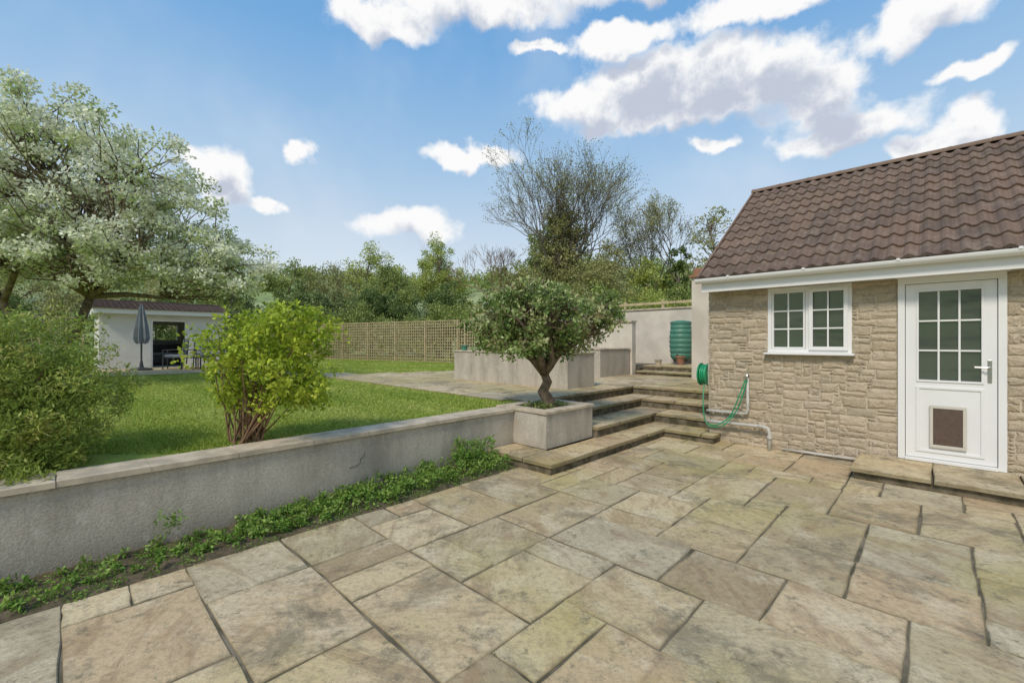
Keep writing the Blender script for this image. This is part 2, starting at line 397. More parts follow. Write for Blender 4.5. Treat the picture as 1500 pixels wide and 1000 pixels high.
b.box(3.81,7.3,3.09,4.09,-.02,.086).box(6.63,7.3,2.5,3.09,-.02,.086).box(6.63,6.87,2.33,2.5,-.02,.086)
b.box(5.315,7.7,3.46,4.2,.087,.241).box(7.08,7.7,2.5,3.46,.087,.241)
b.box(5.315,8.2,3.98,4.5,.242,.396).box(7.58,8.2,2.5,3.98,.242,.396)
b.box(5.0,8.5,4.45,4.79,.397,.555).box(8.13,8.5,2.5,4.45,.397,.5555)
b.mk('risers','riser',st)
# ---------------------------------------------------------------- render planter + tree
pl=empty('raised_planter',4.78,3.93,.13)
b=B(); u0,u1,v0,v1=4.26,5.3,3.53,4.40
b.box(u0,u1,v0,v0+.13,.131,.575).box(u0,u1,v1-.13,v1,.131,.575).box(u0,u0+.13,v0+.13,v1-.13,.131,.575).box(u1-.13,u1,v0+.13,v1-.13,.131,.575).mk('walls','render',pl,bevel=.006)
blocks('coping',[(u0-.02,u1+.02,v0-.02,v0+.15),(u0-.02,u1+.02,v1-.15,v1+.02),(u0-.02,u0+.15,v0+.15,v1-.15),(u1-.15,u1+.02,v0+.15,v1-.15)],lambda x,y,h:(x,y,.612+h),'coping',pl,gap=.002,jit=.003,bev=.005,thick=.036,rs=rs)
B().box(u0+.13,u1-.13,v0+.13,v1-.13,.2,.565).mk('soil','soil',pl)

def leaves(centers,rad,per,size,flat=.8,wr=.5,upb=.3,clumpvar=.6,shell=.5,top_light=None):
    n=len(centers)*per; c=np.repeat(centers,per,0); r=np.repeat(np.asarray(rad)*np.ones(len(centers)),per)
    d=R.normal(size=(n,3)); d/=np.linalg.norm(d,axis=1)[:,None]
    q=d*(r*(R.random(n)**shell))[:,None]; q[:,2]*=flat; p=c+q
    t=R.normal(size=(n,3))+d*.8; t/=np.linalg.norm(t,axis=1)[:,None]
    nn=R.normal(size=(n,3)); nn[:,2]+=upb*2; b=np.cross(t,nn); b/=np.linalg.norm(b,axis=1)[:,None]+1e-9
    L=size*R.uniform(.6,1.3,n)[:,None]
    V=np.stack([p,p+t*L*.5+b*L*wr*.5,p+t*L,p+t*L*.5-b*L*wr*.5],1).reshape(-1,3)
    cv=np.repeat(R.random(len(centers)),per)
    k=np.clip(cv*clumpvar+R.random(n)*(1-clumpvar)+ (0 if top_light is None else top_light*(d[:,2])),0,1)  # top light painted into leaf colour: clump tops paler, undersides darker
    col=np.stack([k,R.random(n),R.random(n)],1)
    return V,np.arange(4*n).reshape(n,4),np.repeat(col,4,0)
def crown_pts(ells,n,shell=.45):
    P=[]
    vol=np.array([a[3]*a[4]*a[5] for a in ells])**.67; vol/=vol.sum()
    for e,w in zip(ells,vol):
        m=max(3,int(n*w)); d=R.normal(size=(m,3)); d/=np.linalg.norm(d,axis=1)[:,None]
        rr=(R.random(m)**shell)[:,None]; P.append(np.array(e[:3])+d*rr*np.array(e[3:6]))
    return np.concatenate(P)
def branchy(b,base,top,P,r0,nl=7,k=8,wob=.12,trunk_path=None,rt=.006):
    base=Vector(base);top=Vector(top)
    tp=trunk_path or [base,base.lerp(top,.35)+Vector((wob*.3,-wob*.2,0)),base.lerp(top,.7)+Vector((-wob*.25,wob*.2,0)),top]
    tp=[Vector(x) for x in tp]
    b.tube(tp,[r0*1.25]+[r0*(1-.12*i) for i in range(1,len(tp))],k)
    idx=R.choice(len(P),min(nl,len(P)),replace=False); Cn=P[idx].copy()
    for _ in range(4):
        a=np.argmin(((P[:,None]-Cn[None])**2).sum(2),1)
        for i in range(len(Cn)):
            if (a==i).any(): Cn[i]=P[a==i].mean(0)
    for i in range(len(Cn)):
        e=Vector(Cn[i]); L=(e-tp[-1]).length
        m=tp[-1].lerp(e,.5)+Vector(R.normal(size=3))*L*wob+Vector((0,0,L*.05))
        m1=tp[-1].lerp(m,.5)+Vector(R.normal(size=3))*L*wob*.5
        path=[tp[-1],m1,m,m.lerp(e,.55)+Vector(R.normal(size=3))*L*wob*.4,e]
        b.tube(path,[r0*.6,r0*.48,r0*.38,r0*.28,r0*.2],6)
        for q in P[a==i]:
            q=Vector(q); s=path[random.choice((2,3,4))]; l=(q-s).length
            mm=s.lerp(q,.5)+Vector(R.normal(size=3))*l*wob
            b.tube([s,mm,q],[r0*.17,r0*.1,rt],4,False)
    return b
def tree(name,base,top,ells,ncl,per,crad,size,leafm,bark,r0,nl=7,flat=.8,trunk_path=None,clumpvar=.6,shell=.45,wr=.5,z0=None,top_light=None,wob=.12):
    e=empty(name,base[0],base[1],base[2]); P=crown_pts(ells,ncl,shell)
    if z0 is not None: P=P[P[:,2]>z0]
    bb=branchy(B(),base,top,P,r0,nl,trunk_path=trunk_path,wob=wob); bb.mk('trunk_and_limbs',bark,e,smooth=True)
    rad=crad*R.uniform(.6,1.4,len(P))
    V,F,c=leaves(P,rad,per,size,flat,wr,clumpvar=clumpvar,top_light=top_light); mk('foliage',V,F,leafm,e,col=c); return e
# ornamental tree
tree('ornamental_tree',(4.78,3.95,.55),(4.76,3.95,1.05),
 [(4.69,4.02,1.84,.88,.88,.50),(4.23,4.37,1.78,.55,.55,.38),(5.20,3.68,1.82,.62,.5,.35),(4.63,3.97,2.1,.6,.6,.33),(4.5,4.1,1.52,.70,.70,.24),(4.9,3.85,1.50,.5,.5,.2),(5.55,3.33,2.02,.26,.25,.15)],
 280,56,.12,.066,'L_tree','bark',.105,9,trunk_path=[(4.78,3.95,.52),(4.80,3.93,.66),(4.735,3.98,.80),(4.80,3.95,.93),(4.75,3.97,1.05)],wr=.5,flat=.75,top_light=.2)
P=np.stack([R.uniform(4.45,5.1,26),R.uniform(3.7,4.2,26),np.full(26,.60)],1)
V,F,c=leaves(P,.06,22,.04); mk('planter_plants',V,F,'L_mid',col=c)
# ---------------------------------------------------------------- shrubs
def shrub(name,base,ells,ncl,per,crad,size,leafm,bark,nst,r,z0=None,sprd=.13,**k):
    e=empty(name,*base); P=crown_pts(ells,ncl); 
    if z0: P=P[P[:,2]>z0]
    b=B()
    for i in range(nst):
        q=Vector(P[random.randrange(len(P))]); s=Vector(base)+Vector((random.uniform(-sprd,sprd),random.uniform(-sprd,sprd),0))
        m=s.lerp(q,.5)+Vector((0,0,.10))+Vector(R.normal(size=3))*.05
        b.tube([s,s.lerp(m,.5)+Vector(R.normal(size=3))*.015,m,q],[r,r*.8,r*.6,r*.25],5,False)
    b.mk('stems',bark,e,smooth=True)
    V,F,c=leaves(P,crad*R.uniform(.6,1.4,len(P)),per,size,**k); mk('foliage',V,F,leafm,e,col=c); return e
bx,by=1.2,4.55
def E(x,d,z,a,b,c): u,v=at(x,d); return (u,v,z,a,b,c)
shrub('flowering_shrub',(bx,by,.57),[E(-2.25,4.05,1.5,.52,.5,.36),E(-1.95,4.05,1.62,.36,.36,.26),E(-2.55,4.05,1.35,.40,.4,.4),E(-2.05,4.0,1.2,.42,.4,.38),E(-2.45,4.1,1.02,.36,.3,.22),E(-1.9,4.0,.98,.25,.25,.16)],
 270,36,.085,.047,'L_bright','barkred',50,.009,flat=1,wr=.6)
shrub('evergreen_bush',(*at(-3.75,3.35),.57),[E(-3.8,3.35,1.15,.74,.75,.62),E(-4.15,3.3,1.3,.75,.7,.5),E(-3.45,3.3,.95,.40,.5,.45),E(-3.5,3.0,.85,.42,.35,.32),E(-3.3,2.75,.62,.32,.2,.16)],
 680,64,.08,.040,'L_left','barkred',40,.012,z0=.45,flat=1,wr=.32)
# ---------------------------------------------------------------- bed plants
U=np.concatenate([R.uniform(-1.2,3.7,190),R.uniform(1.0,3.75,230)]); n=len(U); dens=sm(.6,2.6,U)
Vv=4.06-R.random(n)**1.2*(.37+.12*R.random(n)); Z=.03+R.random(n)*(.03+.10*dens)
P=np.stack([U,Vv,Z],1); V,F,c=leaves(P,.03+.045*dens*R.random(n),28,.032,wr=.55,top_light=.2)
V1,F1,c1=leaves(np.stack([R.uniform(-2,3.7,860),3.575+.475*R.random(860)**.9,np.full(860,.015)],1),.055,18,.019,flat=.3)
tips=np.stack([R.uniform(3.1,3.72,26),R.uniform(3.8,4.05,26),R.uniform(.12,.3,26)],1)
V2,F2,c2=leaves(tips,.06,26,.06,wr=.25)
tw=np.stack([.55+R.normal(size=9)*.05,3.98+R.normal(size=9)*.03,R.uniform(.08,.27,9)],1); V3,F3,c3=leaves(tw,.05,16,.035,wr=.3)
Vs=[V,V1,V2,V3]; Fs=[];o=0
for v_,f_ in zip(Vs,(F,F1,F2,F3)): Fs.append(f_+o); o+=len(v_)
mk('ground_cover_plants',np.concatenate(Vs),np.concatenate(Fs),'L_bed',col=np.concatenate([c,c1,c2,c3]))
mp_=[]
for i in range(260):
    u=-5.8+.29*random.randrange(12,43); v=3.58-.29*random.randrange(0,20)
    if random.random()<.5: u+=random.uniform(-.3,.3)
    else: v+=random.uniform(-.3,.3)
    if okp(u,v): mp_.append((u,v,-.006))
V,F,c=leaves(np.array(mp_),.014,9,.010,flat=.3); mk('joint_moss',V,F,'L_dark',col=c)
# ---------------------------------------------------------------- house
H=empty('stone_house',8.5,-1)
ZT=2.45
b=B(); w0,w1=6.905,7.2
b.box(w0,w1,1.69,2.48,-.05,ZT).box(w0,w1,.753,1.69,-.05,1.35).box(w0,w1,.753,1.69,2.235,ZT).box(w0,w1,.32,.753,-.05,ZT)
b.box(w0,w1,-.538,.32,-.05,.13).box(w0,w1,-.538,.32,2.235,ZT).box(w0,w1,-7,-.538,-.05,ZT)
b.box(w1,12,2.2,2.48,-.05,ZT).box(11.9,12.2,-7,2.2,-.05,ZT).box(7.2,12,-7.2,-7,-.05,ZT)
b.mk('wall_core','wallmortar',H)
b=B(); b.v=[(6.92,2.46,ZT),(12.1,2.46,ZT),(9.4,2.46,4.3),(6.92,2.3,ZT),(12.1,2.3,ZT),(9.4,2.3,4.3)]; b.f=[(0,1,2),(5,4,3),(0,2,5,3),(1,4,5,2),(0,3,4,1)]
b.mk('gable','wallmortar',H)
B().box(8.6,8.7,-6.9,2.2,0,2.4).mk('interior','dark',H)
def gridcoords(edges,unit,jit=0,rs=random):
    g=[edges[0]]
    for a,b_ in zip(edges,edges[1:]):
        k=max(1,round((b_-a)/unit)); g+=[a+(b_-a)*(i+1)/k+(rs.uniform(-jit,jit) if i<k-1 else 0) for i in range(k)]
    return g
rs=random.Random(34)
gv=gridcoords([-3.0,-.538,.32,.753,1.69,2.48],.046,.012,rs); gz=gridcoords([-.02,.13,1.35,2.235],.039,.008,rs)
def oks(i,j):
    v=(gv[i]+gv[i+1])/2; z=(gz[j]+gz[j+1])/2
    if .753<v<1.69 and 1.35<z<2.235: return False
    if -.538<v<.32 and z>.13: return False
    return True
rc=pack(len(gv)-1,len(gz)-1,[(3,1),(4,1),(3,2),(4,2),(5,2),(3,2),(2,2),(6,2),(4,3),(3,2),(5,3),(3,3),(2,2),(3,2),(2,3),(6,3),(2,1)],oks,rs,.14)
blocks('stonework',[(gv[i],gv[i+a],gz[j],gz[j+b_]) for i,j,a,b_ in rc],lambda x,y,h:(6.905-.010-h,x,y),'stone',H,gap=.005,jit=.007,bev=.008,thick=.010,raise_=.007,hj=.004,ns=4,rs=rs)
gu=gridcoords([6.9,12],.062); gz2=gridcoords([0,2.4],.058)
rc=pack(len(gu)-1,len(gz2)-1,[(3,1),(4,1),(4,2),(5,2),(3,2),(2,2),(6,2)],lambda i,j:True,rs)
blocks('stonework_flank',[(gu[i],gu[i+a],gz2[j],gz2[j+b_]) for i,j,a,b_ in rc],lambda x,y,h:(x,2.48+.02+h,y),'stone',H,gap=.005,jit=.004,bev=.008,thick=.02,raise_=.006,ns=2,rs=rs)
# roof
sl=math.hypot(9.40-6.60,4.38-2.43); du,dz=(9.40-6.6)/sl,(4.38-2.43)/sl; nu,nz=-dz,du
NC=11; cl=sl/NC; tw_=.30
def roofside(name,flip):
    V=[];F=[];Cc=[]
    nt_=int((2.54+7)/tw_)
    for c in range(NC):
        for t in range(nt_):
            va=2.54-t*tw_; col=(random.random(),random.random(),0,1); jz=random.uniform(-.004,.004); jl=random.uniform(-.006,.006); n=len(V); ks=12
            for k in range(ks+1):
                x=k/ks; v=va-x*tw_; h=.040*(.5-.5*math.cos(2*math.pi*(x*2)))**1.3
                for s,hh in ((c*cl-.03+jl,-.012+h*.9),(c*cl-.03+jl,.030+h+jz),((c+1)*cl,.004+h)):
                    uu=6.60+du*s+nu*hh; zz=2.43+dz*s+nz*hh
                    if flip: uu=2*9.40-uu
                    V.append((uu,v,zz)); Cc.append(col)
            for k in range(ks):
                a=n+k*3; F+=[(a,a+1,a+4,a+3),(a+1,a+2,a+5,a+4)]
    return mk(name,V,F,'tile',H,col=Cc)
roofside('roof_tiles',False); roofside('roof_tiles_rear',True)
b=B()
b.v=[(6.6,2.50,2.40),(9.4,2.50,4.35),(12.2,2.50,2.40),(6.6,2.50,2.42),(9.4,2.5,4.385),(12.2,2.5,2.42)]; 
b.v+= [(x,-7,z) for x,_,z in b.v]; b.f=[(0,1,7,6),(3,9,10,4),(0,6,9,3),(4,10,11,5),(1,2,8,7),(0,3,4,1),(1,4,5,2)]
b.mk('roof_underlay','dark',H)
b=B(); b.bar((6.6,2.535,2.43),(9.4,2.535,4.385),.03,.09).bar((12.2,2.535,2.43),(9.4,2.535,4.385),.03,.09); b.mk('verge','tile',H)
b=B(); v=2.56
while v>-7:
    for (va,vb,r) in ((v,v-.462,.108),(v,v-.035,.113)):
        n=len(b.v); k=8
        for vv in (va,vb):
            for j in range(k+1): t=math.pi*j/k; b.v.append((9.4+math.cos(t)*r,vv,4.37+math.sin(t)*r*.75))
        for j in range(k): b.f.append((n+j,n+j+1,n+k+2+j,n+k+1+j))
        b.f.append(tuple(n+j for j in range(k+1)))
        if r<.11: b.v[n:n+k+1]=[(p[0],p[1]-.002,p[2]) for p in b.v[n:n+k+1]]
    v-=.45
b.mk('ridge_tiles','tile',H)
B().box(6.63,6.655,-7,2.50,2.225,2.42).box(6.656,6.904,-7,2.50,2.245,2.26).box(6.655,6.90,2.475,2.50,2.26,2.44).mk('fascia','upvc',H,bevel=.003)
B().box(6.84,6.904,-.56,.34,2.236,2.245).mk('head_trim','upvc',H)
b=B(); k=10; ve=[2.56,-7]
for r in (.058,.05):
    for vv in ve:
        for j in range(k+1): t=math.pi+math.pi*j/k; b.v.append((6.572+math.cos(t)*r,vv,2.415+math.sin(t)*r*1.15))
for o in (0,2*(k+1)):
    for j in range(k): b.f.append((o+j,o+j+1,o+k+2+j,o+k+1+j))
m2=2*(k+1)
for e_ in (0,k+1): b.f+=[(e_+j,e_+j+1,m2+e_+j+1,m2+e_+j) for j in range(k)]
b.f+=[(0,k+1,m2+k+1,m2),(k,k+k+1,m2+k+k+1,m2+k)]
b.f.append(tuple(range(k+1)))
b.mk('gutter','upvc',H,smooth=False)
b=B()
for vv in (2.1,1.2,.3,-.6): b.box(6.508,6.635,vv-.015,vv+.015,2.405,2.43)
b.mk('gutter_brackets','upvc',H)
# window
W=6.93
b=B(); b.box(W-.03,W+.04,.753,1.69,1.35,1.40).box(W-.03,W+.04,.753,1.69,2.185,2.235).box(W-.03,W+.04,.753,.80,1.40,2.185).box(W-.03,W+.04,1.643,1.69,1.40,2.185).box(W-.03,W+.04,1.20,1.245,1.40,2.185)
def sash(b,v0,v1,z0,z1,u,t=.045,g=.018,nc=2,nr=3):
    b.box(u,u+.035,v0,v1,z0,z0+t).box(u,u+.035,v0,v1,z1-t,z1).box(u,u+.035,v0,v0+t,z0+t,z1-t).box(u,u+.035,v1-t,v1,z0+t,z1-t)
    a0,a1,c0,c1=v0+t,v1-t,z0+t,z1-t
    for i in range(1,nc): x=a0+(a1-a0)*i/nc; b.box(u+.012,u+.03,x-g/2,x+g/2,c0,c1)
    for i in range(1,nr):
        y=c0+(c1-c0)*i/nr
        for q in range(nc): b.box(u+.012,u+.03,a0+(a1-a0)*q/nc+(g/2 if q else 0),a0+(a1-a0)*(q+1)/nc-(g/2 if q<nc-1 else 0),y-g/2,y+g/2)
sash(b,.79,1.205,1.388,2.195,W-.055); sash(b,1.25,1.64,1.402,2.183,W-.026,t=.022)
b.mk('window_frame','upvc',H,bevel=.002)
B().box(6.80,6.96,.72,1.72,1.322,1.349).mk('window_sill','upvc',H,bevel=.004)
B().box(W+.004,W+.010,.80,1.20,1.40,2.185).box(W+.004,W+.010,1.245,1.643,1.40,2.185).mk('window_glass','glass',H)
# door
b=B(); D=6.90
b.box(D-.03,D+.06,-.538,.32,2.165,2.235).box(D-.03,D+.06,-.538,-.475,.13,2.165).box(D-.03,D+.06,.257,.32,.13,2.165).box(D-.05,D+.06,-.475,.257,.13,.165)
a0,a1=-.470,.252; g0,g1=-.355,.14
b.box(D-.012,D+.05,a0,a1,.17,1.06).box(D-.012,D+.05,a0,g0,1.06,2.16).box(D-.012,D+.05,g1,a1,1.06,2.16).box(D-.012,D+.05,g0,g1,2.07,2.16)
b.box(D-.022,D-.0125,a0+.09,a1-.09,.24,.27).box(D-.022,D-.0125,a0+.09,a1-.09,.96,.99).box(D-.022,D-.0125,a0+.09,a0+.12,.27,.96).box(D-.022,D-.0125,a1-.12,a1-.09,.27,.96)
for (x0,x1,y0,y1) in ((g0-.02,g1+.02,1.04,1.062),(g0-.02,g1+.02,2.068,2.09),(g0-.02,g0+.001,1.062,2.068),(g1-.001,g1+.02,1.062,2.068)): b.box(D-.022,D-.0125,x0,x1,y0,y1)
for i in (1,2):
    x=g0+(g1-g0)*i/3; b.box(D+.002,D+.02,x-.009,x+.009,1.06,2.07)
    y=1.06+(1.01)*i/3
    for q in range(3): b.box(D+.002,D+.02,g0+(g1-g0)*q/3+(.009 if q else 0),g0+(g1-g0)*(q+1)/3-(.009 if q<2 else 0),y-.009,y+.009)
b.mk('door_leaf_and_frame','upvc',H,bevel=.003)
B().box(D+.024,D+.03,g0,g1,1.06,2.07).mk('door_glass','glass',H)
b=B(); f0,f1,h0,h1=-.245,.05,.30,.78
b.box(D-.035,D-.0225,f0,f1,h0,h0+.035).box(D-.035,D-.0225,f0,f1,h1-.035,h1).box(D-.035,D-.0225,f0,f0+.03,h0+.035,h1-.035).box(D-.035,D-.0225,f1-.03,f1,h0+.035,h1-.035); b.mk('pet_flap_frame','beige',H,bevel=.004)
B().box(D-.028,D-.014,f0+.03,f1-.03,h0+.035,h1-.035).mk('pet_flap','flap',H,bevel=.004)
b=B(); b.box(D-.022,D-.0125,-.432,-.40,1.06,1.30).tube([(D-.02,-.416,1.22),(D-.065,-.416,1.22),(D-.068,-.40,1.22),(D-.068,-.30,1.22)],.009,8); b.mk('door_handle','metal',H,bevel=.002)
ds=empty('door_step',6.45,-.3)
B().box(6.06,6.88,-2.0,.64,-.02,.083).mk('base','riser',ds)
blocks('slabs',[(6.02,6.878,.02,.68),(6.02,6.878,-.62,.02),(6.02,6.878,-1.3,-.62),(6.02,6.878,-2.0,-1.3)],lambda x,y,h:(x,y,.125+h),'slab',ds,gap=.004,jit=.006,bev=.008,thick=.042,rs=rs)
# pipes, hose
pp=empty('drain_pipes',6.85,2)
b=B(); b.tube([(6.84,2.5,.455),(6.84,2.0,.46),(6.84,1.94,.47),(6.84,1.93,.53),(6.84,1.93,.98)],.019,8)
b.tube([(6.80,2.5,.30),(6.80,1.72,.315),(6.79,1.66,.30),(6.78,1.64,.24),(6.78,1.64,0)],.024,10)
b.tube([(6.85,1.5,.035),(6.85,.7,.04)],.014,8); b.tube([(6.80,1.78,.318),(6.80,1.74,.318)],.032,10).tube([(6.78,1.64,.2),(6.78,1.64,.15)],.032,10)
b.mk('pipes','pipe',pp,smooth=True)
b=B(); b.tube([(6.88,1.93,1.02),(6.80,1.93,1.02),(6.79,1.93,1.0),(6.79,1.93,.96)],.012,8).bar((6.81,1.90,1.06),(6.81,1.97,1.06),.012).mk('tap','metal',pp)
def bez(pts,n=8):
    o=[];P=[pts[0]]+pts+[pts[-1]]
    for i in range(1,len(P)-2):
        p0,p1,p2,p3=[Vector(x) for x in P[i-1:i+3]]
        for k in range(n):
            t=k/n; o.append(.5*((2*p1)+(-p0+p2)*t+(2*p0-5*p1+4*p2-p3)*t*t+(-p0+3*p1-3*p2+p3)*t**3))
    o.append(Vector(pts[-1])); return o
hu=7.0
hr=empty('hose_reel',hu,2.62,1)
b=B(); b.tube(bez([(6.79,1.93,.97),(6.78,1.96,.80),(6.76,2.05,.52),(6.72,2.2,.30),(6.72,2.36,.235),(6.74,2.48,.30),(6.80,2.54,.55),(6.95,2.58,.84)]),.009,8).tube(bez([(6.79,1.95,.95),(6.77,2.03,.7),(6.75,2.14,.42),(6.72,2.3,.28),(6.73,2.44,.27)]),.009,8); b.mk('hose','hose',hr,smooth=True)
b=B(); hz=.99
for v_,r_ in ((2.525,.175),(2.635,.175)): b.tube([(hu,v_,hz),(hu,v_+.018,hz)],r_,28)
b.tube([(hu,2.515,hz),(hu,2.67,hz)],.07,16); b.mk('drum','hose',hr,bevel=.004)
b=B()
for k in range(3):
    c_=2.556+k*.030; pts=[(hu+.14*math.cos(t),c_,hz+.14*math.sin(t)) for t in np.linspace(0,2*math.pi,25)]; b.tube(pts,.015,8)
b.mk('coiled_hose','hose',hr,smooth=True)
b=B(); b.box(hu-.08,hu+.08,2.503,2.515,.84,1.16).bar((hu,2.67,hz),(hu,2.67,hz+.09),.02).tube([(hu,2.67,hz+.09),(hu,2.71,hz+.09)],.012,8); b.mk('bracket','pipe',hr,bevel=.005)
# ---------------------------------------------------------------- outbuilding wall beside house
ob_=empty('rendered_outbuilding',11,3.3)
B().box(10.4,12.2,2.53,4.15,.3,3.0).mk('walls','render_pale',ob_)
B().box(10.34,12.2,2.53,4.2,3.0,3.06).mk('tile_cap','terracotta',ob_,bevel=.01)
B().box(10.4,11.4,3.2,4.12,3.06,3.22).mk('tile_cap_upper','terracotta',ob_,bevel=.01)
# ---------------------------------------------------------------- raised beds
def bedwall(name,u0,u1,v0,v1,z0,z1,t=.15,mat='render'):
    e=empty(name,(u0+u1)/2,(v0+v1)/2,z0)
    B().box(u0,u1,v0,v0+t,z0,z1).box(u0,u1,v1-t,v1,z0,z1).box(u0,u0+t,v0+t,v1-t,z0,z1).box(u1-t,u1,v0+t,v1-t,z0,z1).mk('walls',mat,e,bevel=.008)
    B().box(u0+t,u1-t,v0+t,v1-t,z0,z1-.06).mk('soil','soil',e)
    blocks('coping',[(u0-.02,u1+.02,v0-.02,v0+t+.02),(u0-.02,u1+.02,v1-t-.02,v1+.02),(u0-.02,u0+t+.02,v0+t+.02,v1-t-.02),(u1-t-.02,u1+.02,v0+t+.02,v1-t-.02)],lambda x,y,h:(x,y,z1+.03+h),'coping',e,gap=.002,jit=.002,bev=.004,thick=.03)
    return e
bedwall('raised_bed',6.6,7.5,4.95,8.34,.55,1.26)
bedwall('raised_bed',9.35,10.8,6.0,7.6,.55,1.29)
P=np.stack([R.uniform(6.8,7.3,40),R.uniform(5.2,8.1,40),R.uniform(1.25,1.42,40)],1); V,F,c=leaves(P,.13,50,.06); mk('raised_bed_plants',V,F,'L_mid',col=c)
gw=empty('garden_wall',10.95,7.5)
B().box(10.85,11.05,5.95,9.5,.5,2.03).mk('walls','render_pale',gw); B().box(10.81,11.09,5.93,9.5,2.03,2.07).mk('coping','coping',gw)
gw=empty('garden_wall',13.4,7)
B().box(13.3,13.55,2.5,11,.3,2.52).mk('walls','render_pale',gw); B().box(13.26,13.6,2.5,11,2.52,2.57).mk('coping','coping',gw,bevel=.005)
ut=empty('upper_terrace',12,5)
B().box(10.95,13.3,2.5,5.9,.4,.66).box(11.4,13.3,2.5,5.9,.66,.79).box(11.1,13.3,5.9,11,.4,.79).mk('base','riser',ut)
blocks('slabs',[(10.92,11.42,2.6+i*.55,3.15+i*.55) for i in range(6)],lambda x,y,h:(x,y,.70+h),'slab',ut,thick=.04,gap=.004)
blocks('slabs_upper',[(11.38+j*.48,11.86+j*.48,2.6+i*.55,3.15+i*.55) for i in range(6) for j in range(4)],lambda x,y,h:(x,y,.83+h),'slab',ut,thick=.04,gap=.004)
# water butt
wb=empty('water_butt',12.85,5.55,.83)
b=B(); prof=[(.24,0),(.27,.03)]
for i in range(7): z=.06+i*.14; r=.285+.03*math.sin(i/6*math.pi); prof+=[(r,z),(r+.012,z+.04),(r+.012,z+.08),(r,z+.11)]
prof+=[(.29,1.06),(.30,1.07),(.30,1.12),(.27,1.14),(.1,1.17),(.02,1.17)]
wu,wv=12.85,5.45
b.lathe((wu,wv,.98),[(r,z*.98) for r,z in prof],28); b.mk('barrel','butt',wb,smooth=False)
B().lathe((wu,wv,.83),[(.22,0),(.20,.08),(.24,.15)],20).mk('stand','blackmetal',wb)
B().tube([(wu-.28,wv-.02,1.12),(wu-.36,wv-.03,1.12),(wu-.36,wv-.03,1.08)],.015,8).mk('tap','blackmetal',wb)
def pot(u,v,z,r,h,mat='terracotta'):
    e=empty('plant_pot',u,v,z)
    B().lathe((u,v,z),[(r*.68,0),(r*.9,h*.8),(r*1.05,h*.8),(r*1.05,h),(r*.92,h),(r*.88,h*.9)],18).mk('pot',mat,e)
pot(12.35,5.25,.83,.13,.26); pot(11.7,5.6,.83,.10,.16,'coping'); pot(6.72,8.1,1.27,.09,.14,'butt')
# ---------------------------------------------------------------- bank + fence behind
n=14; V=[];F=[]
us=np.linspace(13.55,30,n); vs=np.linspace(-14,24,20)
for u in us:
    for v in vs: V.append((u,v,2.25+.5*sm(13,20,u)*(1+.3*math.sin(v))))
for i in range(n-1):
    for j in range(19): F.append((i*20+j,(i+1)*20+j,(i+1)*20+j+1,i*20+j+1))
mk('grass_bank',V,F,'lawn',smooth=True)
pr=empty('post_and_rail_fence',15,7,2.3); b=B()
for i in range(12): b.bar((15,1+i*1.5,2.2),(15,1+i*1.5,3.0),.09)
for z in (2.6,2.88): b.bar((14.96,1,z),(14.96,17.5,z),.03,.09)
b.mk('rails','wood',pr)
def trellis(name,p,q,z0,z1,sp=.13):
    e=empty(name,(p[0]+q[0])/2,(p[1]+q[1])/2,z0); L=math.hypot(q[0]-p[0],q[1]-p[1]); b=B(); n=int(L/sp)
    dx,dy=(q[0]-p[0])/L,(q[1]-p[1])/L; ox,oy=dy*.012,-dx*.012
    for i in range(n+1): x,y=p[0]+dx*i*sp,p[1]+dy*i*sp; b.bar((x+ox,y+oy,z0),(x+ox,y+oy,z1-random.random()*.01),.036,.02)
    m=int((z1-z0)/sp)
    for j in range(m+1): z=z0+.03+j*sp; b.bar((p[0]-ox,p[1]-oy,z),(q[0]-ox,q[1]-oy,z),.02,.036)
    k=0
    while k<L: x,y=p[0]+dx*k,p[1]+dy*k; b.bar((x+ox*3,y+oy*3,z0),(x+ox*3,y+oy*3,z1+.04),.07); k+=1.83
    b.bar((p[0],p[1],z1+.015),(q[0],q[1],z1+.015),.06,.03)
    b.mk('lattice','wood',e); return e
trellis('trellis_fence',(9.2,25.5),(12.1,14.5),.57,2.4)
trellis('trellis_fence',(12.1,14.5),(12.6,11),.57,2.4)
trellis('trellis_fence',(4.6,23.5),(9.2,25.5),.57,2.3)
trellis('trellis_fence',(-6,21),(.6,21),.57,2.3)
# ---------------------------------------------------------------- garden building
sh=empty('garden_building',2.6,20.5,.57)
f=19.4; b=B()
b.box(.85,2.15,f,f+.15,.58,2.45).box(3.15,4.3,f,f+.15,.58,2.45).box(2.15,3.15,f,f+.15,2.25,2.45)
b.box(.85,1.0,f+.15,f+3,.58,2.45).box(4.15,4.3,f+.15,f+3,.58,2.45).box(1.0,1.9,f+2.85,f+3,.58,2.45).box(3.3,4.15,f+2.85,f+3,.58,2.45).box(1.9,3.3,f+2.85,f+3,.58,1.55).box(1.9,3.3,f+2.85,f+3,2.15,2.45)
b.mk('walls','shedwall',sh)
B().box(.95,4.2,f+.05,f+2.9,.575,.615).mk('floor','cushion',sh)
B().box(.70,4.45,f-.20,f-.17,2.42,2.58).box(.70,.73,f-.17,f+3.1,2.42,2.58).mk('fascia','upvc',sh)
B().box(.73,4.45,f-.17,f+3.1,2.46,2.49).mk('soffit','upvc',sh)
b=B(); b.box(2.15,2.20,f+.02,f+.08,.6,2.25).box(3.10,3.15,f+.02,f+.08,.6,2.25).box(2.20,3.10,f+.02,f+.08,2.2,2.25)
b.box(1.9,3.3,f+2.8,f+2.84,1.52,1.56).box(2.58,2.62,f+2.8,f+2.84,1.56,2.15); b.mk('frames','upvc',sh)
b=B(); nr=9; rp=.035
